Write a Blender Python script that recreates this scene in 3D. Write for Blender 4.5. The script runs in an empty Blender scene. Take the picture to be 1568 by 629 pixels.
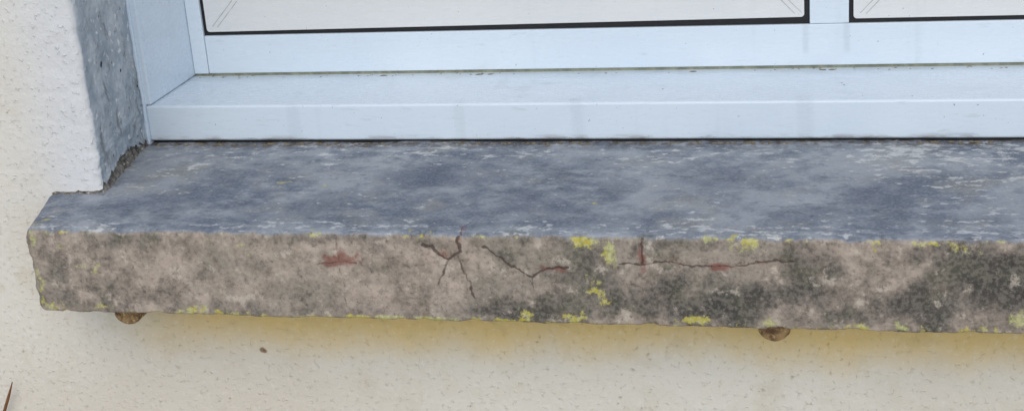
import bpy, math, random
import numpy as np
from mathutils import Matrix, Vector, noise
random.seed(4); np.random.seed(4)
S=bpy.context.scene
S.view_settings.view_transform='Standard'; S.view_settings.look='None'; S.view_settings.exposure=0

def lin(r,g,b):
    f=lambda c:(c/255/12.92) if c/255<=0.04045 else ((c/255+0.055)/1.055)**2.4
    return (f(r),f(g),f(b),1)

# ---------- node helper ----------
class M:
    def __init__(s,name,rough=0.8):
        s.m=bpy.data.materials.new(name); s.m.use_nodes=True
        s.t=s.m.node_tree; s.b=s.t.nodes['Principled BSDF']
        s.b.inputs['Roughness'].default_value=rough
        s.tc=s.t.nodes.new('ShaderNodeTexCoord'); s.obj=s.tc.outputs['Object']
        s.sep=s.t.nodes.new('ShaderNodeSeparateXYZ'); s.l(s.obj,s.sep.inputs[0])
        s.X,s.Y,s.Z=s.sep.outputs
    def l(s,a,b): s.t.links.new(a,b)
    def put(s,v,inp):
        if isinstance(v,(int,float,tuple)): inp.default_value=v
        else: s.l(v,inp)
    def noise(s,scale,detail=5,rough=0.55,stretch=None,off=(0,0,0),dist=0):
        n=s.t.nodes.new('ShaderNodeTexNoise'); n.inputs['Scale'].default_value=scale
        n.inputs['Detail'].default_value=detail; n.inputs['Roughness'].default_value=rough
        n.inputs['Distortion'].default_value=dist
        mp=s.t.nodes.new('ShaderNodeMapping'); s.l(s.obj,mp.inputs[0])
        if stretch: mp.inputs['Scale'].default_value=stretch
        mp.inputs['Location'].default_value=off
        s.l(mp.outputs[0],n.inputs['Vector']); return n.outputs['Fac']
    def voro(s,scale,stretch=None,feature='F1'):
        n=s.t.nodes.new('ShaderNodeTexVoronoi'); n.feature=feature; n.inputs['Scale'].default_value=scale
        mp=s.t.nodes.new('ShaderNodeMapping'); s.l(s.obj,mp.inputs[0])
        if stretch: mp.inputs['Scale'].default_value=stretch
        s.l(mp.outputs[0],n.inputs['Vector']); return n.outputs['Distance']
    def math(s,op,a,b=0.0,clamp=False):
        n=s.t.nodes.new('ShaderNodeMath'); n.operation=op; n.use_clamp=clamp
        s.put(a,n.inputs[0]); s.put(b,n.inputs[1]); return n.outputs[0]
    def ss(s,v,a,b,o0=0.0,o1=1.0):
        n=s.t.nodes.new('ShaderNodeMapRange'); n.interpolation_type='SMOOTHSTEP'
        s.put(v,n.inputs[0]); n.inputs[1].default_value=a; n.inputs[2].default_value=b
        n.inputs[3].default_value=o0; n.inputs[4].default_value=o1; return n.outputs[0]
    def mix(s,f,a,b,mode='MIX'):
        n=s.t.nodes.new('ShaderNodeMix'); n.data_type='RGBA'; n.blend_type=mode
        s.put(f,n.inputs[0]); s.put(a,n.inputs[6]); s.put(b,n.inputs[7]); return n.outputs[2]
    def attr(s,name):
        n=s.t.nodes.new('ShaderNodeAttribute'); n.attribute_name=name; return n.outputs['Fac']
    def spot(s,p,r0,r1):
        n=s.t.nodes.new('ShaderNodeVectorMath'); n.operation='DISTANCE'
        s.l(s.obj,n.inputs[0]); n.inputs[1].default_value=p
        return s.ss(n.outputs['Value'],r0,r1,1.0,0.0)
    def bump(s,h,strength=0.5,dist=0.002,prev=None):
        n=s.t.nodes.new('ShaderNodeBump'); n.inputs['Strength'].default_value=strength
        n.inputs['Distance'].default_value=dist; s.l(h,n.inputs['Height'])
        if prev is not None: s.l(prev,n.inputs['Normal'])
        return n.outputs[0]
    def out(s,col,bump=None,rough=None):
        s.put(col,s.b.inputs['Base Color'])
        if bump is not None: s.l(bump,s.b.inputs['Normal'])
        if rough is not None: s.put(rough,s.b.inputs['Roughness'])
        return s.m

# ---------- wall render ----------
w=M('painted_render',0.85)
base=w.mix(w.ss(w.noise(2.2,3),0.35,0.65),lin(222,213,198),lin(230,225,213))
base=w.mix(w.ss(w.noise(14,5,0.6),0.5,0.8),base,lin(218,208,190))
cool=w.math('MULTIPLY',w.ss(w.X,-1.02,-0.90),w.ss(w.Z,-0.06,0.03))
base=w.mix(w.math('MULTIPLY',cool,0.8),base,lin(222,223,225))
sn=w.noise(9,5,0.6,stretch=(1,1,0.35))
zz=w.math('ADD',w.Z,w.math('MULTIPLY',w.math('SUBTRACT',sn,0.5),0.07))
stain_glow=w.math('MULTIPLY',w.ss(zz,-0.215,-0.150),w.math('MULTIPLY',w.ss(w.Z,-0.09,-0.11),w.ss(w.X,-0.93,-0.75)))  # yellow algae under the sill, with warm bounce light put into its colour
base=w.mix(w.math('MULTIPLY',stain_glow,0.80),base,lin(236,202,118))
stain2=w.math('MULTIPLY',w.ss(w.Z,-0.29,-0.16),w.ss(w.noise(22,5,0.65,off=(3,1,0)),0.50,0.68))
stain2=w.math('MULTIPLY',stain2,w.ss(w.Z,-0.02,-0.1))
base=w.mix(w.math('MULTIPLY',stain2,0.24),base,lin(190,170,126))
n17=w.noise(150,3,0.55)
sp=w.math('MULTIPLY',w.ss(n17,0.645,0.70),w.ss(w.noise(7,3),0.46,0.62))
base=w.mix(w.math('MULTIPLY',sp,0.42),base,lin(160,144,114))
base=w.mix(w.math('MULTIPLY',w.ss(n17,0.42,0.32),0.25),base,lin(242,240,234))
rn=w.math('ADD',w.Y,w.math('MULTIPLY',w.math('SUBTRACT',sn,0.5),0.008))
rev=w.math('MULTIPLY',w.ss(rn,0.003,0.007),w.ss(w.Z,1.03,1.04,1.0,0.0))
rcol=w.mix(w.ss(w.noise(18,6,0.65),0.35,0.68),lin(160,169,177),lin(198,203,207))
rcol=w.mix(w.ss(w.noise(85,5,0.6,off=(2,5,1)),0.57,0.68),rcol,lin(230,230,228))
rcol=w.mix(w.math('MULTIPLY',w.ss(w.noise(50,5,0.7,stretch=(1,1,0.4),off=(7,5,1)),0.54,0.66),0.65),rcol,lin(112,110,104))
rcol=w.mix(w.math('MULTIPLY',w.ss(w.voro(60),0.17,0.09),w.ss(w.noise(11,2,off=(4,4,4)),0.44,0.52)),rcol,lin(52,46,40))
rcol=w.mix(w.spot((-0.897,0.065,0.14),0.0035,0.006),rcol,lin(35,32,30))
base=w.mix(rev,base,rcol)
for p,r in (((-0.7105,0,-0.198),0.0022),((-0.7075,0,-0.1995),0.0016),((-1.0,0,0.15),0.0010)):
    base=w.mix(w.math('MULTIPLY',w.spot(p,r,r*2.2),0.8),base,lin(128,92,68))
h=w.math('ADD',w.math('MULTIPLY',w.noise(16,2,0.5),0.35),w.math('MULTIPLY',w.noise(75,4,0.66),0.44))
h=w.math('ADD',h,w.math('MULTIPLY',w.ss(n17,0.56,0.74),0.18))
wall_mat=w.out(base,w.bump(h,0.75,0.006))

# ---------- mortar ----------
w=M('crumbled_mortar',0.95)
c=w.mix(w.ss(w.noise(60,7,0.7),0.35,0.65),lin(84,76,66),lin(168,160,148))
c=w.mix(w.ss(w.noise(140,4,off=(3,3,3)),0.56,0.66),c,lin(206,204,198))
mortar_mat=w.out(c,w.bump(w.noise(120,5,0.7),1.0,0.006))

# ---------- sill ----------
w=M('weathered_concrete',0.82)
front=w.attr('front'); dark=w.attr('dark'); lich=w.attr('lichen'); crack=w.attr('crack'); red=w.attr('red'); pale=w.attr('pale')
n1=w.attr('mottle_a'); n5=w.attr('mottle_b'); t1=w.attr('mottle_c')
n2=w.noise(34,6,0.68,off=(4,2,7)); n3=w.noise(260,3,0.6); n4=w.noise(58,6,0.70,off=(9,1,2))
f=w.mix(w.ss(n2,0.30,0.70),lin(128,116,103),lin(194,176,160))
f=w.mix(w.math('MULTIPLY',w.ss(n1,0.46,0.64),0.55),f,lin(136,129,116))
dk=w.math('ADD',dark,w.math('ADD',w.math('MULTIPLY',w.math('SUBTRACT',n5,0.5),1.4),w.math('MULTIPLY',w.math('SUBTRACT',n4,0.5),1.0)))
f=w.mix(w.math('MULTIPLY',w.ss(dk,0.02,1.05),0.92),f,lin(55,53,50))
f=w.mix(w.math('MULTIPLY',w.ss(n4,0.54,0.68),0.5),f,lin(84,79,70))
f=w.mix(w.math('MULTIPLY',w.ss(n5,0.54,0.70),0.30),f,lin(112,110,88))
f=w.mix(w.math('MULTIPLY',w.ss(n4,0.44,0.33),0.55),f,lin(212,199,183))
f=w.mix(w.math('MULTIPLY',w.ss(n3,0.42,0.62),0.16),f,lin(206,196,180))
f=w.mix(w.math('MULTIPLY',w.ss(n3,0.40,0.31),0.40),f,lin(60,54,48))
# top: blue-grey concrete, with sky reflection put into the base colour
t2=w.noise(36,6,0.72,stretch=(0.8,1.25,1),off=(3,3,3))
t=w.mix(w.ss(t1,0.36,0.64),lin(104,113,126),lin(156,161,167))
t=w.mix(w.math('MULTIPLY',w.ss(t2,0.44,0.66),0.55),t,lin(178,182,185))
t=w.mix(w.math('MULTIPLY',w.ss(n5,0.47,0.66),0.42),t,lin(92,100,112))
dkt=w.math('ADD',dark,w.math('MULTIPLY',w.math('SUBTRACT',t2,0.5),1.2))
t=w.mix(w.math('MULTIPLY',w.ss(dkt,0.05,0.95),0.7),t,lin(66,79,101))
t=w.mix(w.math('MULTIPLY',w.ss(n1,0.54,0.66),0.34),t,lin(154,150,136))
fl=w.noise(70,6,0.72,stretch=(0.75,1.4,1),off=(1,7,2))
fl=w.math('ADD',fl,w.math('MULTIPLY',w.math('SUBTRACT',n1,0.5),0.35))
fl=w.math('ADD',fl,w.math('MULTIPLY',pale,0.080))
t=w.mix(w.math('MULTIPLY',w.ss(fl,0.615,0.68),0.72),t,lin(214,214,212))
t=w.mix(w.math('MULTIPLY',w.ss(fl,0.43,0.35),0.45),t,lin(66,70,78))
t=w.mix(w.math('MULTIPLY',w.ss(n3,0.45,0.62),0.14),t,lin(200,200,204))
t=w.mix(w.math('MULTIPLY',w.ss(w.Y,0.155,0.19),w.ss(n4,0.42,0.60)),t,lin(92,86,80))
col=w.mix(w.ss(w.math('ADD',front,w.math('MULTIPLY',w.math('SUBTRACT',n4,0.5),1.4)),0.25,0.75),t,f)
rd=w.math('ADD',red,w.math('MULTIPLY',w.math('SUBTRACT',n4,0.5),1.5))
col=w.mix(w.math('MULTIPLY',w.ss(rd,0.28,0.78),0.75),col,lin(132,78,66))
cn=w.math('MULTIPLY',w.math('SUBTRACT',w.noise(110,4,0.65,off=(7,2,3)),0.5),1.2)
cr=w.ss(w.math('ADD',crack,cn),0.32,0.85)
col=w.mix(w.math('MULTIPLY',cr,0.78),col,lin(64,44,38))
ln=w.noise(85,6,0.74,off=(2,9,4))
lv=w.math('ADD',lich,w.math('MULTIPLY',w.math('SUBTRACT',ln,0.5),3.2))
lm=w.ss(lv,0.50,0.88)
lcol=w.mix(w.ss(n5,0.44,0.54),lin(172,172,116),lin(200,184,62))
lcol=w.mix(w.ss(n3,0.4,0.65),lcol,lin(206,204,140))
col=w.mix(w.math('MULTIPLY',lm,0.80),col,lcol)
hh=w.math('ADD',w.math('MULTIPLY',n2,0.7),w.math('MULTIPLY',n3,0.22))
hh=w.math('SUBTRACT',hh,w.math('MULTIPLY',crack,0.10))
hh=w.math('ADD',hh,w.math('MULTIPLY',lich,0.10))
sill_mat=w.out(col,w.bump(hh,0.55,0.005),0.74)

# ---------- white window paint ----------
def paint(name,c1,c2,rough=0.32,streak=0.5):
    w=M(name,rough)
    n5=w.noise(55,5,0.7,stretch=(0.35,1,1.6))
    c=w.mix(w.ss(w.noise(3.5,3),0.35,0.65),c1,c2)
    st=w.ss(w.noise(30,3,0.5,stretch=(1,0.3,0.06)),0.58,0.72)
    c=w.mix(w.math('MULTIPLY',st,0.18*streak),c,lin(120,122,122))
    for x0 in (-0.081,-0.031):
        d=w.math('ABSOLUTE',w.math('SUBTRACT',w.X,x0))
        k=w.math('MULTIPLY',w.ss(d,0.001,0.006,1,0),w.math('MULTIPLY',w.ss(w.Z,0.065,0.075),w.ss(w.Z,0.112,0.107)))
        c=w.mix(w.math('MULTIPLY',k,0.30*streak),c,lin(120,124,130))
    c=w.mix(w.math('MULTIPLY',w.ss(n5,0.60,0.72),0.4*streak),c,lin(150,148,142))
    low=w.math('MULTIPLY',w.ss(w.Z,0.013,0.003),w.ss(n5,0.45,0.62))
    c=w.mix(w.math('MULTIPLY',low,0.7),c,lin(112,104,94))
    led=w.math('MULTIPLY',w.ss(w.Y,0.29,0.325),w.math('MULTIPLY',w.ss(w.Z,0.052,0.0508),w.ss(n5,0.40,0.60)))
    c=w.mix(w.math('MULTIPLY',led,0.22),c,lin(140,142,124))
    sp=w.ss(w.noise(240,2,0.5),0.735,0.78)
    c=w.mix(w.math('MULTIPLY',sp,0.6),c,lin(70,60,50))
    b=w.bump(w.math('ADD',w.noise(5,2),w.math('MULTIPLY',w.noise(90,2),0.12)),0.12,0.004)
    return w.out(c,b,w.ss(n5,0.3,0.7,rough-0.06,rough+0.16))
frame_mat=paint('white_window_paint',lin(214,226,236),lin(221,231,239),0.24)
panel_mat=paint('white_panel',lin(222,223,222),lin(228,228,226),0.22,0.2)
def plain(name,c,rough=0.7,sc=80):
    w=M(name,rough)
    n=w.noise(sc,6,0.65)
    return w.out(w.mix(w.ss(n,0.35,0.7),tuple(x*0.6 for x in c[:3])+(1,),c),w.bump(n,0.5,0.002))
black_mat=plain('black_gasket_gap',lin(22,22,26),0.5)
gap_mat=plain('grimy_seal',lin(150,152,130),0.8)
line_mat=plain('faint_joint',lin(200,199,196),0.6)
crumb_mat=plain('dry_debris',lin(140,126,100),0.9)

# ---------- mesh helpers ----------
def addobj(name,verts,faces,mat,parent=None,smooth=False):
    me=bpy.data.meshes.new(name); me.from_pydata([tuple(v) for v in verts],[],faces); me.update()
    if smooth: me.polygons.foreach_set('use_smooth',[True]*len(me.polygons))
    o=bpy.data.objects.new(name,me); S.collection.objects.link(o); me.materials.append(mat)
    if parent: o.parent=parent
    return o
def box(name,x0,x1,y0,y1,z0,z1,mat,parent=None,bev=0.0015):
    v=[(x,y,z) for x in (x0,x1) for y in (y0,y1) for z in (z0,z1)]
    f=[(0,1,3,2),(4,6,7,5),(0,4,5,1),(2,3,7,6),(0,2,6,4),(1,5,7,3)]
    o=addobj(name,v,f,mat,parent)
    if bev:
        b=o.modifiers.new('b','BEVEL'); b.width=bev; b.segments=3
        o.data.polygons.foreach_set('use_smooth',[True]*len(o.data.polygons))
        n=o.modifiers.new('n','WEIGHTED_NORMAL'); n.keep_sharp=True
    return o
def gridfaces(nr,nc,off=0,flip=False):
    r=np.arange(nr-1)[:,None]; c=np.arange(nc-1)[None,:]
    a=(r*nc+c+off).ravel(); q=np.stack([a,a+1,a+nc+1,a+nc],1)
    if flip: q=q[:,::-1]
    return q.tolist()
def nz(x,y,z,s,o=3): return noise.fractal(Vector((x*s,y*s,z*s)),0.9,2.0,o)

XL,XR=-0.884,0.780     # opening at the wall face
TOP=1.05; GZ=-0.9

# ---------- sill ----------
YF=-0.117; XE=-0.924; XE2=0.83; H=0.10
prof=[]; fr=[]
for y in np.arange(0.215,YF+0.0085,-0.002): prof.append((y,0.0)); fr.append(0)
r=0.006
for a in np.linspace(0,math.pi/2,8): prof.append((YF+r-r*math.sin(a),-r+r*math.cos(a))); fr.append(a/(math.pi/2)*0.9)
for z in np.arange(-0.0075,-H+0.004,-0.0013): prof.append((YF,z)); fr.append(1)
r2=0.003
for a in np.linspace(0,math.pi/2,5): prof.append((YF+r2-r2*math.cos(a),-H+r2-r2*math.sin(a))); fr.append(1)
for y in np.arange(YF+0.01,0.02,0.01): prof.append((y,-H)); fr.append(1)
prof=np.array(prof); fr=np.array(fr)
xs=np.concatenate([XE+np.array([0,.0004,.0012,.0024,.004,.006]),np.arange(XE+0.0075,0.24,0.0014),np.arange(0.24,XE2-0.006,0.01),XE2-np.array([.006,.003,.001,0])])
NC=len(prof); NR=len(xs)
PX=np.repeat(xs[:,None],NC,1); PY=np.repeat(prof[None,:,0],NR,0).copy(); PZ=np.repeat(prof[None,:,1],NR,0).copy()
F=np.repeat(fr[None,:],NR,0)
def endround(d):
    R=0.011; d=np.clip(d,0,R); return R-np.sqrt(R*R-(R-d)**2)
e=endround(PX-XE)+endround(XE2-PX)
PZ=np.where(PZ>-0.05,PZ-e*np.clip(1+PZ/0.05,0,1),PZ+e*np.clip((-PZ-0.05)/0.05,0,1)*0.6)
PY=np.where(PY<0,PY+e*np.clip(-PY/0.117,0,1),PY)
k=np.clip((PY-YF)/0.117,0,1)
endw=np.array([nz(0,3,z,30,3)*0.004+nz(0,3,z,110,3)*0.0018 for z in prof[:,1]])[None,:]
SX=PX+(-0.034*k+endw)*np.exp(-(PX-XE)/0.06)
dy=np.zeros_like(PX); dz=np.zeros_like(PX)
for i in range(NR):
    x=xs[i]
    if x>0.3: continue
    ez=nz(x,1,0,14,3)*0.0016+nz(x,5,0,70,3)*0.0012
    eb=nz(x,9,0,12,3)*0.0015+nz(x,3,0,80,4)*0.0008
    for j in range(NC):
        if F[i,j]<0.01:
            dz[i,j]=nz(x,prof[j,0],0,9,2)*0.0013+nz(x,prof[j,0],0,60,3)*0.0004+ez*max(0,1-(prof[j,0]-YF)/0.02)
        else:
            z=prof[j,1]
            dy[i,j]=nz(x,z,4,16,3)*0.0013+nz(x,z,8,90,3)*0.0005
            tp=max(0,1+z/0.018); bt=max(0,1-(z+H)/0.014)
            dz[i,j]=ez*tp+eb*bt
            cc=max(0,nz(x,2,6,38,4)-0.1)*(0.010*tp+0.004*bt)
            dy[i,j]+=cc; dz[i,j]+=(-cc*0.6 if tp>0 else cc*0.6)
PY=PY+dy; PZ=PZ+dz
verts=np.stack([SX,PY,PZ],-1).reshape(-1,3)
faces=gridfaces(NR,NC)
faces.append(list(range(NC))); faces.append([ (NR-1)*NC+j for j in range(NC)][::-1])
# masks, in metres on the stone itself
isF=F>0.5
def segd(ax,bx,pts):
    d=np.full(ax.shape,9.0)
    for (x0,z0),(x1,z1) in zip(pts[:-1],pts[1:]):
        L=(x1-x0)**2+(z1-z0)**2; t=np.clip(((ax-x0)*(x1-x0)+(bx-z0)*(z1-z0))/L,0,1)
        d=np.minimum(d,np.hypot(ax-(x0+t*(x1-x0)),bx-(z0+t*(z1-z0))))
    return d
Q0=np.where(isF,PZ,PY+0.117)
def field(s,o,seed,H_=0.8,sx=1.0):
    out=np.zeros_like(PX)
    for i in range(NR):
        if xs[i]>0.3: continue
        for j in range(0,NC): out[i,j]=noise.fractal(Vector((xs[i]*s*sx,Q0[i,j]*s,seed)),H_,2.0,o)
    return out
def std(a):
    v=a[xs<0.3]; return 0.5+0.09*(a-v.mean())/v.std()
W1=field(22,4,3.1); W2=field(22,4,17.7); W3=field(90,3,5.5)
MA=std(field(13,6,41.3,0.65)); MB=std(field(23,6,61.3,0.6)); MC=std(field(10,6,81.7,0.6,0.9))
A=SX+W3*0.0022+W1*0.003; B=PZ+W3*0.0022+W2*0.003
crack=np.zeros_like(PX)
lines=[([(-.553,0),(-.556,-.02),(-.554,-.034),(-.551,-.06),(-.554,-.092)],.0013,.6),
 ([(-.580,-.036),(-.566,-.034),(-.553,-.033),(-.536,-.034)],.0015,.75),
 ([(-.419,.01),(-.421,-.008),(-.418,-.020),(-.431,-.030),(-.440,-.024),(-.449,-.015),(-.458,-.013)],.0018,1.05),
 ([(-.431,-.030),(-.440,-.040),(-.447,-.056)],.0015,.8),([(-.421,-.026),(-.417,-.045),(-.407,-.072)],.0016,.85),
 ([(-.395,-.015),(-.376,-.028),(-.360,-.036),(-.342,-.044),(-.328,-.036),(-.306,-.034)],.0016,1.0),
 ([(-.342,-.044),(-.344,-.060)],.0013,.7),
 ([(-.227,.0),(-.226,-.012),(-.228,-.028)],.0016,.95),
 ([(-.251,-.030),(-.240,-.027),(-.227,-.029),(-.205,-.028),(-.180,-.034),(-.160,-.031),(-.130,-.030),(-.092,-.023),(-.075,-.025)],.0014,.9),
 ([(-.70,-.02),(-.695,-.05),(-.70,-.08)],.0012,.35),([(-.30,-.055),(-.26,-.05),(-.235,-.045)],.0012,.3),([(-.05,-.03),(-.02,-.05),(.02,-.055)],.0012,.35)]
for pts,wd,am in lines: crack=np.maximum(crack,am*np.exp(-(segd(A,B,pts)/wd)**2))
crack*=isF
Bt=PY+W3*0.002+W2*0.003
for pts,wd,am in [([(-.419,-.117),(-.420,-.095),(-.414,-.075)],.0016,.7),([(-.555,-.117),(-.557,-.08),(-.548,-.05)],.0012,.5),([(-.228,-.117),(-.226,-.09),(-.222,-.06)],.0012,.5),([(-.66,-.05),(-.63,-.075),(-.60,-.1)],.001,.35)]:
    crack=np.maximum(crack,am*np.exp(-(segd(A,Bt,pts)/wd)**2)*(~isF))
def blobs(lst,Q,wp=1.0):
    m=np.zeros_like(PX)
    for x,z,sx,sz,a in lst:
        ww=wp*min(sx,0.03)*0.9; wz=wp*min(sz,0.03)*0.9
        m=np.maximum(m,a*np.exp(-(((SX+W1*ww-x)/sx)**2+((Q+W2*wz-z)/sz)**2)))
    return m
red=blobs([(-.556,-.033,.018,.009,1.0),(-.427,-.024,.014,.010,.65),(-.419,-.004,.005,.014,.65),(-.320,-.036,.016,.005,.7),(-.227,-.018,.005,.018,.8),
 (-.146,-.030,.022,.007,1.1),(-.40,-.06,.008,.02,.2),(-.70,-.04,.01,.03,.25),(-.445,-.03,.02,.012,.35),(-.20,-.03,.03,.005,.4),(-.11,-.027,.02,.004,.45)],PZ)*isF
red=np.maximum(red,blobs([(-.419,-.100,.005,.02,.65)],PY)*(~isF))
dark=blobs([(-.87,-.03,.08,.035,.5),(-.80,-.075,.08,.03,.55),(-.90,-.06,.04,.05,.50),(-.80,-.015,.06,.015,.45),(-.74,-.03,.03,.02,.3),(-.55,-.006,.07,.014,.6),(-.505,-.025,.03,.02,.45),(-.44,-.08,.05,.025,.4),(-.45,-.012,.03,.01,.55),(-.375,-.024,.02,.008,.65),
 (-.36,-.085,.08,.024,.85),(-.285,-.035,.045,.038,.6),(-.25,-.07,.04,.04,.65),(-.17,-.078,.09,.030,.95),(-.09,-.066,.09,.034,.9),(-.06,-.022,.045,.022,.65),(-.02,-.088,.07,.02,.65),
 (.05,-.075,.06,.038,.9),(.13,-.05,.09,.06,1.0),(.09,-.015,.08,.02,.75),(.03,-.02,.03,.03,.4),(-.66,-.092,.10,.012,.5),(-.20,-.008,.12,.008,.5),(-.50,-.095,.10,.01,.5),(-.32,-.006,.06,.008,.5)],PZ)*isF
dark=np.maximum(dark,blobs([(-.80,-.03,.06,.04,.6),(-.70,.09,.06,.05,.45),(-.50,.06,.09,.05,.6),(-.46,-.05,.07,.03,.35),(-.33,-.04,.07,.04,.6),(-.17,.05,.08,.06,.55),(-.08,-.05,.07,.03,.45),(.02,.03,.07,.05,.45),(.10,-.06,.05,.03,.45),
 (-.62,-.06,.08,.03,.4),(-.25,-.085,.12,.03,.4),(-.36,.12,.09,.03,.35),(-.84,.08,.05,.05,.35)],PY)*(~isF))
lb=[(-.58,-.002,.022,.006,.8),(-.915,-.01,.007,.03,.7),(-.917,-.06,.007,.04,.65),(-.905,-.093,.014,.008,.85),(-.885,-.003,.02,.004,.6),(-.85,-.045,.018,.012,.6),(-.875,-.02,.012,.008,.5),(-.84,-.093,.014,.007,.7),
 (-.73,-.093,.022,.009,.9),(-.69,-.097,.024,.006,.8),(-.66,-.02,.012,.010,.6),(-.70,-.01,.012,.006,.55),(-.60,-.099,.04,.004,.7),(-.52,-.0975,.05,.004,1.0),(-.45,-.0975,.05,.004,1.0),(-.38,-.098,.03,.004,.8),
 (-.285,-.008,.016,.008,1.0),(-.262,-.018,.011,.015,1.1),(-.30,-.003,.02,.004,.7),(-.355,-.092,.011,.010,.95),(-.300,-.09,.014,.010,.95),(-.277,-.055,.012,.012,.8),(-.27,-.07,.008,.014,.7),
 (-.15,.0,.040,.008,1.0),(-.125,-.006,.026,.008,.85),(-.08,.0,.02,.006,.8),(-.175,-.094,.024,.007,1.0),(-.10,-.094,.016,.007,.85),(-.02,-.096,.024,.006,.85),(.03,-.095,.022,.007,.7),(.09,-.012,.018,.009,.7),(.15,-.085,.02,.014,.9),(.11,-.097,.03,.006,.7),
 (-.0,-.006,.03,.008,.6),(-.47,-.003,.02,.005,.65),(-.77,-.003,.02,.004,.55),(.05,-.004,.03,.005,.6),(-.41,-.003,.03,.004,.55),(-.20,-.003,.02,.004,.55)]
lichen=blobs(lb,PZ,0.6)*isF
edge=np.exp(-((PZ+H)/0.006)**2)*isF*0.50+np.exp(-(PZ/0.006)**2)*isF*0.42
lichen=np.maximum(lichen,edge)
lichen=np.maximum(lichen,blobs([(-.58,-.112,.022,.008,.65),(-.15,-.112,.04,.007,.65),(-.47,-.11,.02,.007,.5),(-.08,-.112,.02,.007,.5),(-.915,-.09,.012,.02,.55),(-.293,-.02,.016,.008,.5),(-.67,.045,.012,.014,.52),(-.617,.03,.012,.010,.56)],PY)*(~isF))
pale=(np.exp(-((PY-0.15)/0.05)**2)*0.8+np.exp(-((PY+0.10)/0.02)**2)*1.0+np.clip((SX+0.05)/0.15,0,1)*0.5)*(~isF)
sill=addobj('concrete_window_sill',verts,faces,sill_mat,smooth=True)
for nm,arr in (('front',F),('dark',dark),('lichen',lichen),('crack',crack),('red',red),('pale',pale),('mottle_a',MA),('mottle_b',MB),('mottle_c',MC)):
    a=sill.data.attributes.new(nm,'FLOAT','POINT'); a.data.foreach_set('value',arr.astype(np.float32).ravel())

# ---------- wall ----------
V=[];Fc=[]
def patch(P,nr,nc,flip=False):
    off=len(V); V.extend(P); Fc.extend(gridfaces(nr,nc,off,flip))
pl=[(x,0.0) for x in list(np.arange(-4,-1.1,0.25))+list(np.arange(-1.1,XL-0.009,0.004))]
R=0.008
for a in np.linspace(0,math.pi/2,6): pl.append((XL-R+R*math.sin(a),R-R*math.cos(a)))
for y in np.arange(0.012,0.188,0.003): pl.append((XL-(y-R)/0.18*0.030,y))
pl.append((XL-0.031,0.200))
zs=list(np.arange(0,0.06,0.002))+list(np.arange(0.06,0.40,0.003))+list(np.linspace(0.42,TOP,12))
P=[]
for iz,z in enumerate(zs):
    for (x,y) in pl:
        xx,yy,z2=x,y,z
        amp=min(1,max(0,(x+1.0)/0.08))
        if z<0.9:
            wob=nz(1,2,z,14,3)*0.0022+nz(4,2,z,70,4)*0.0016
            near=max(0,1-abs(x-XL)/0.03) if y<=R else 1-min(1,(y-R)/0.2)
            xx+=wob*near
            yy+= (nz(x,0,z,22,3)*0.0012)*amp*(1 if y<R else 0)
            if y>=R: xx+=nz(y,3,z,28,4)*0.0026+nz(y,6,z,120,3)*0.0012
        if z<0.06:
            if x>-0.952:
                rag=0.0020+max(0,nz(x*1.0,y*1.0,0,75,4))*0.004
                if y>=R*0.5:
                    rag=0.006+0.016*math.exp(-((y-0.09)/0.06)**2)+nz(y,3,9,100,4)*0.007
                elif x>XL-0.03: rag+=0.001
                z2=z+max(0,rag)*(1-z/0.06)
        P.append((xx,yy,z2))
patch(P,len(zs),len(pl))
pr=[(4,0),(2,0),(XR+0.004,0),(XR,0.004),(XR+0.02,0.2)]
zr=[0,0.3,0.7,TOP]; patch([(x,y,z) for z in zr for (x,y) in pr],4,5,True)
xb=list(np.linspace(-4,-1,16))+[-0.945,-0.90]+list(np.linspace(-0.8,0.8,9))+list(np.linspace(1,4,16)); zb=list(np.linspace(GZ-0.1,-0.12,8))+[0.0]
patch([(x,0,(z if (z<-0.1 or x<-0.94 or x>0.81) else -0.03)) for z in zb for x in xb],len(zb),len(xb))
zb=list(np.linspace(TOP,2.6,8)); patch([(x,0,z) for z in zb for x in xb],len(zb),len(xb))
patch([(-0.95,0,TOP),(0.85,0,TOP),(-0.95,0.25,TOP),(0.85,0.25,TOP)],2,2)
wall=addobj('house_wall',V,Fc,wall_mat,smooth=True)
pm=[(x,0.004) for x in np.arange(-0.952,XL-0.012,0.002)]+[(XL-0.010,0.007)]
pm+=[(XL-0.006-(y-R)/0.18*0.030,y) for y in np.arange(0.010,0.19,0.002)]
P=[];zm=np.arange(-0.004,0.05,0.002)
for z in zm:
    for (x,y) in pm:
        n=nz(x,y,z,110,4)*0.0035
        fo=max(0,1-z/0.014)*0.006
        if y<0.006: P.append((x,y+n*0.7-fo*0.5,z))
        else: P.append((x+n*0.9+fo,y-(0.0 if y>0.02 else fo*0.3),z))
addobj('exposed_mortar',P,gridfaces(len(zm),len(pm)),mortar_mat,wall,True)

# ---------- window ----------
win=bpy.data.objects.new('white_window',None); S.collection.objects.link(win)
FL,FR=-0.9115,0.8075
box('sill_profile',FL,FR,0.190,0.352,0.0035,0.0505,frame_mat,win,0.0035)
box('gap_shade',FL+0.002,FR,0.196,0.35,-0.004,0.0045,black_mat,win,0)  # black box filling the slit under the frame, stands in for its shade
box('jamb_left',-0.940,-0.9035,0.1915,0.375,0.0512,TOP,frame_mat,win,0.0025)
box('jamb_seal',-0.925,-0.9110,0.1870,0.20,-0.002,TOP,frame_mat,win,0.002)
box('jamb_right',0.7995,0.836,0.1915,0.375,0.0512,TOP,frame_mat,win,0.0025)
box('head_profile',-0.9032,0.7992,0.1925,0.375,1.012,TOP+0.02,frame_mat,win,0.0025)
box('rebate_seal',-0.9033,0.799,0.3320,0.36,0.0500,0.060,gap_mat,win,0)
box('stile_left',-0.9030,-0.8822,0.3300,0.37,0.0540,1.011,frame_mat,win,0.0012)
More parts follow.
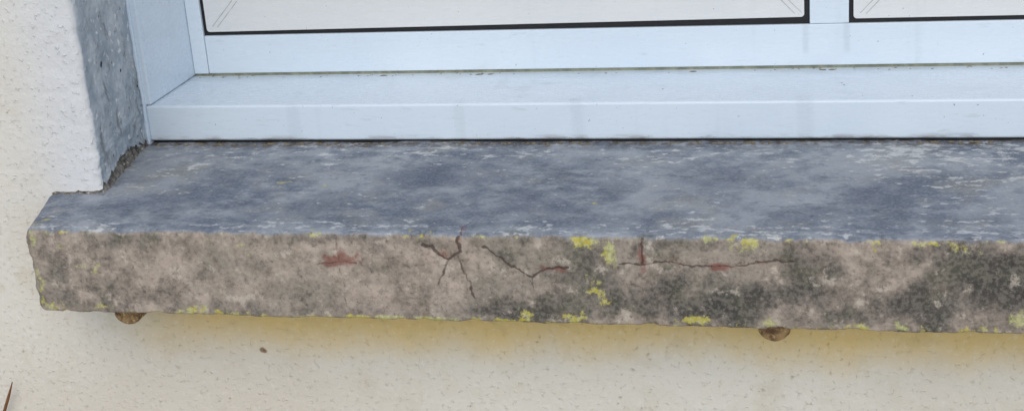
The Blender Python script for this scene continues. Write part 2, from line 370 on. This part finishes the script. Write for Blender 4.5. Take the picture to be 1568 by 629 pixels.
box('stile_right',0.7782,0.799,0.3300,0.37,0.0540,1.011,frame_mat,win,0.0012)
box('bottom_rail',-0.8815,0.7775,0.3303,0.37,0.0542,0.1065,frame_mat,win,0.0012)
box('top_rail',-0.8815,0.7775,0.3303,0.37,0.960,1.0105,frame_mat,win,0.0012)
box('mullion',-0.0758,-0.0285,0.3308,0.37,0.1069,0.9597,frame_mat,win,0.0012)
box('gasket_back',-0.8825,0.7785,0.3345,0.372,0.050,0.99,black_mat,win,0)
def panel(name,x0,x1,z0l,z0r,z1,y):
    pts=[];r=0.004
    for cx,cz,a0 in ((x0+r,z0l+r,180),(x1-r,z0r+r,270),(x1-r,z1-r,0),(x0+r,z1-r,90)):
        for a in np.linspace(a0,a0+90,5): pts.append((cx+r*math.cos(math.radians(a)),cz+r*math.sin(math.radians(a))))
    n=len(pts); v=[(x,y,z) for x,z in pts]+[(x,y+0.01,z) for x,z in pts]
    f=[list(range(n))]+[[i,i+n,(i+1)%n+n,(i+1)%n] for i in range(n)]
    return addobj(name,v,f,panel_mat,win)
panel('panel_left',-0.8770,-0.0825,0.1116,0.1155,0.956,0.3325)
panel('panel_right',-0.0230,0.7735,0.1122,0.1122,0.956,0.3325)
def strip(name,p,q,wd,y):
    d=Vector((q[0]-p[0],q[1]-p[1])).normalized(); n=Vector((-d.y,d.x))*wd/2
    v=[(p[0]+n.x,y,p[1]+n.y),(p[0]-n.x,y,p[1]-n.y),(q[0]-n.x,y,q[1]-n.y),(q[0]+n.x,y,q[1]+n.y)]
    addobj(name,v,[(0,1,2,3)],line_mat,win)
for i,(p,q) in enumerate([((-.868,.119),(-.835,.154)),((-.861,.118),(-.828,.153)),((-.0855,.121),(-.12,.156)),((-.094,.120),(-.128,.156)),((-.015,.119),(.02,.156)),((-.008,.118),(.028,.156))]):
    strip('mitre_joint_%d'%(i+1),p,q,0.0007,0.3321)
cv=[];cf=[]
def crumb(x,y,z,s,fl=0.5):
    o=len(cv); 
    for a in range(6):
        an=a*math.pi/3+random.random()*0.6; rr=s*random.uniform(0.5,1.2)
        cv.append((x+rr*math.cos(an)*1.6,y+rr*math.sin(an),z))
    cv.append((x,y,z+s*fl))
    cf.extend([(o+a,o+(a+1)%6,o+6) for a in range(6)])
for _ in range(70):
    crumb(random.uniform(-.90,.3),random.uniform(.318,.330),.0506,random.uniform(.0006,.0016))
for x in (-.50,-.485,-.22,-.05,-.06,-.63): crumb(x,.322,.0506,.0034,.25)
for _ in range(14): crumb(random.uniform(-.89,.2),random.uniform(.2,.31),.0506,random.uniform(.0004,.0011))
for _ in range(260): crumb(random.uniform(-.905,.3),.188-abs(random.gauss(0,.004)),0.0,random.uniform(.0008,.0026),.8)
for _ in range(60): crumb(random.uniform(-.95,-.88),-abs(random.gauss(0,.002)),-0.0005,random.uniform(.0006,.0016),.9)
addobj('rebate_debris',cv,cf,crumb_mat,win)

# ---------- drain pipes under the sill ----------
w=M('old_clay_pipe',0.75)
c=w.mix(w.ss(w.noise(90,6,0.7),0.35,0.65),lin(92,62,42),lin(180,148,104))
c=w.mix(w.ss(w.noise(150,5,0.6,off=(3,1,1)),0.58,0.66),c,lin(208,188,122))
pipe_mat=w.out(c,w.bump(w.noise(160,5,0.7),0.7,0.003))
def pipe(x):
    v=[];n=28; rings=[(0.03,.0140),(-.080,.0140),(-.0835,.0134),(-.085,.0120),(-.0855,.0098),(-.0856,.0078),(-.0857,.0040)]
    for y,rr in rings:
        for i in range(n):
            a=2*math.pi*i/n; q=rr*(1+nz(math.cos(a),y*20,math.sin(a)+x*9,2.2,3)*0.05)
            v.append((x+q*math.cos(a)*1.2,y,-0.1155+q*math.sin(a)))
    f=[(k*n+i,k*n+(i+1)%n,(k+1)*n+(i+1)%n,(k+1)*n+i) for k in range(len(rings)-1) for i in range(n)]
    f.append([(len(rings)-1)*n+i for i in range(n)])
    return addobj('drain_pipe',v,f,pipe_mat,None,True)
pipe(-0.833); pipe(-0.098)

# ---------- dry plant at lower left ----------
def tube(name,pts,rad,mat,parent=None):
    cu=bpy.data.curves.new(name,'CURVE'); cu.dimensions='3D'; cu.bevel_depth=1; cu.bevel_resolution=3
    sp=cu.splines.new('NURBS'); sp.points.add(len(pts)-1); sp.use_endpoint_u=True; sp.order_u=3
    for i,p in enumerate(pts): sp.points[i].co=(*p,1); sp.points[i].radius=rad[i]
    o=bpy.data.objects.new(name,cu); S.collection.objects.link(o); cu.materials.append(mat)
    if parent: o.parent=parent
    return o
stem_mat=plain('dry_stem',lin(140,94,56),0.8)
plant=bpy.data.objects.new('dry_plant',None); S.collection.objects.link(plant)
tube('stem',[(-1.16,-.05,GZ),(-1.14,-.03,-.7),(-1.12,-.02,-.5),(-1.092,-.012,-.34),(-1.066,-.010,-.285),(-1.054,-.012,-.262),(-1.046,-.014,-.246)],[.003,.0028,.0024,.002,.0020,.0018,.0005],stem_mat,plant)
def leaf(i,x,z,ang):
    v=[];n=8
    for k in range(n):
        t=k/(n-1); wd=0.010*math.sin(math.pi*min(1,t*0.95+0.04)); L=t*0.05
        cx=x+L*math.cos(ang); cz=z+L*math.sin(ang)
        for s in (-1,0,1): v.append((cx-s*wd*math.sin(ang),-0.015-0.012*t*t-abs(s)*wd*0.5,cz+s*wd*math.cos(ang)))
    addobj('leaf_%d'%i,v,gridfaces(n,3),stem_mat,plant,True)
for i,(x,z,a) in enumerate([(-1.095,-.36,2.6),(-1.115,-.42,0.4),(-1.125,-.52,2.4),(-1.13,-.6,.6)]): leaf(i+1,x,z,a)

# ---------- ground ----------
w=M('pale_bounce_ground',0.95)  # unseen ground, given a pale concrete colour to bounce light up the wall
c=w.mix(w.ss(w.noise(30,5,0.7),0.35,0.65),lin(154,147,134),lin(190,183,168))
gm=w.out(c,w.bump(w.noise(60,3,0.7),0.8,0.02))
addobj('ground',[(-150,-150,GZ),(150,-150,GZ),(150,150,GZ),(-150,150,GZ)],[(0,1,2,3)],gm)

# ---------- light ----------
W=bpy.data.worlds.new('World'); S.world=W; W.use_nodes=True
bg=W.node_tree.nodes['Background']; sk=W.node_tree.nodes.new('ShaderNodeTexSky'); sk.sky_type='NISHITA'; sk.sun_disc=False
EL,AZ=math.radians(42),math.radians(172)   # azimuth clockwise from +Y
sk.sun_elevation=EL; sk.sun_rotation=AZ; sk.air_density=1.0; sk.dust_density=1.0
W.node_tree.links.new(sk.outputs[0],bg.inputs[0]); bg.inputs[1].default_value=0.15
L=bpy.data.lights.new('sun','SUN'); L.energy=1.15; L.angle=math.radians(55); L.color=(1,0.95,0.86)
lo=bpy.data.objects.new('sun',L); S.collection.objects.link(lo)
d=Vector((math.sin(AZ)*math.cos(EL),math.cos(AZ)*math.cos(EL),math.sin(EL)))
lo.rotation_euler=d.to_track_quat('Z','Y').to_euler()

# ---------- camera ----------
cam=bpy.data.cameras.new('camera'); co=bpy.data.objects.new('camera',cam); S.collection.objects.link(co)
cam.sensor_width=36; cam.lens=54.1; cam.clip_end=500; cam.clip_start=0.05
rt=Vector((0.9737,0.2155,-0.0731)).normalized(); bk=Vector((0.2275,-0.9123,0.3405)).normalized(); up=bk.cross(rt).normalized(); rt=up.cross(bk)
m=Matrix((rt,up,bk)).transposed().to_4x4(); m.translation=Vector((0,-1.56,0.571)); co.matrix_world=m
S.camera=co
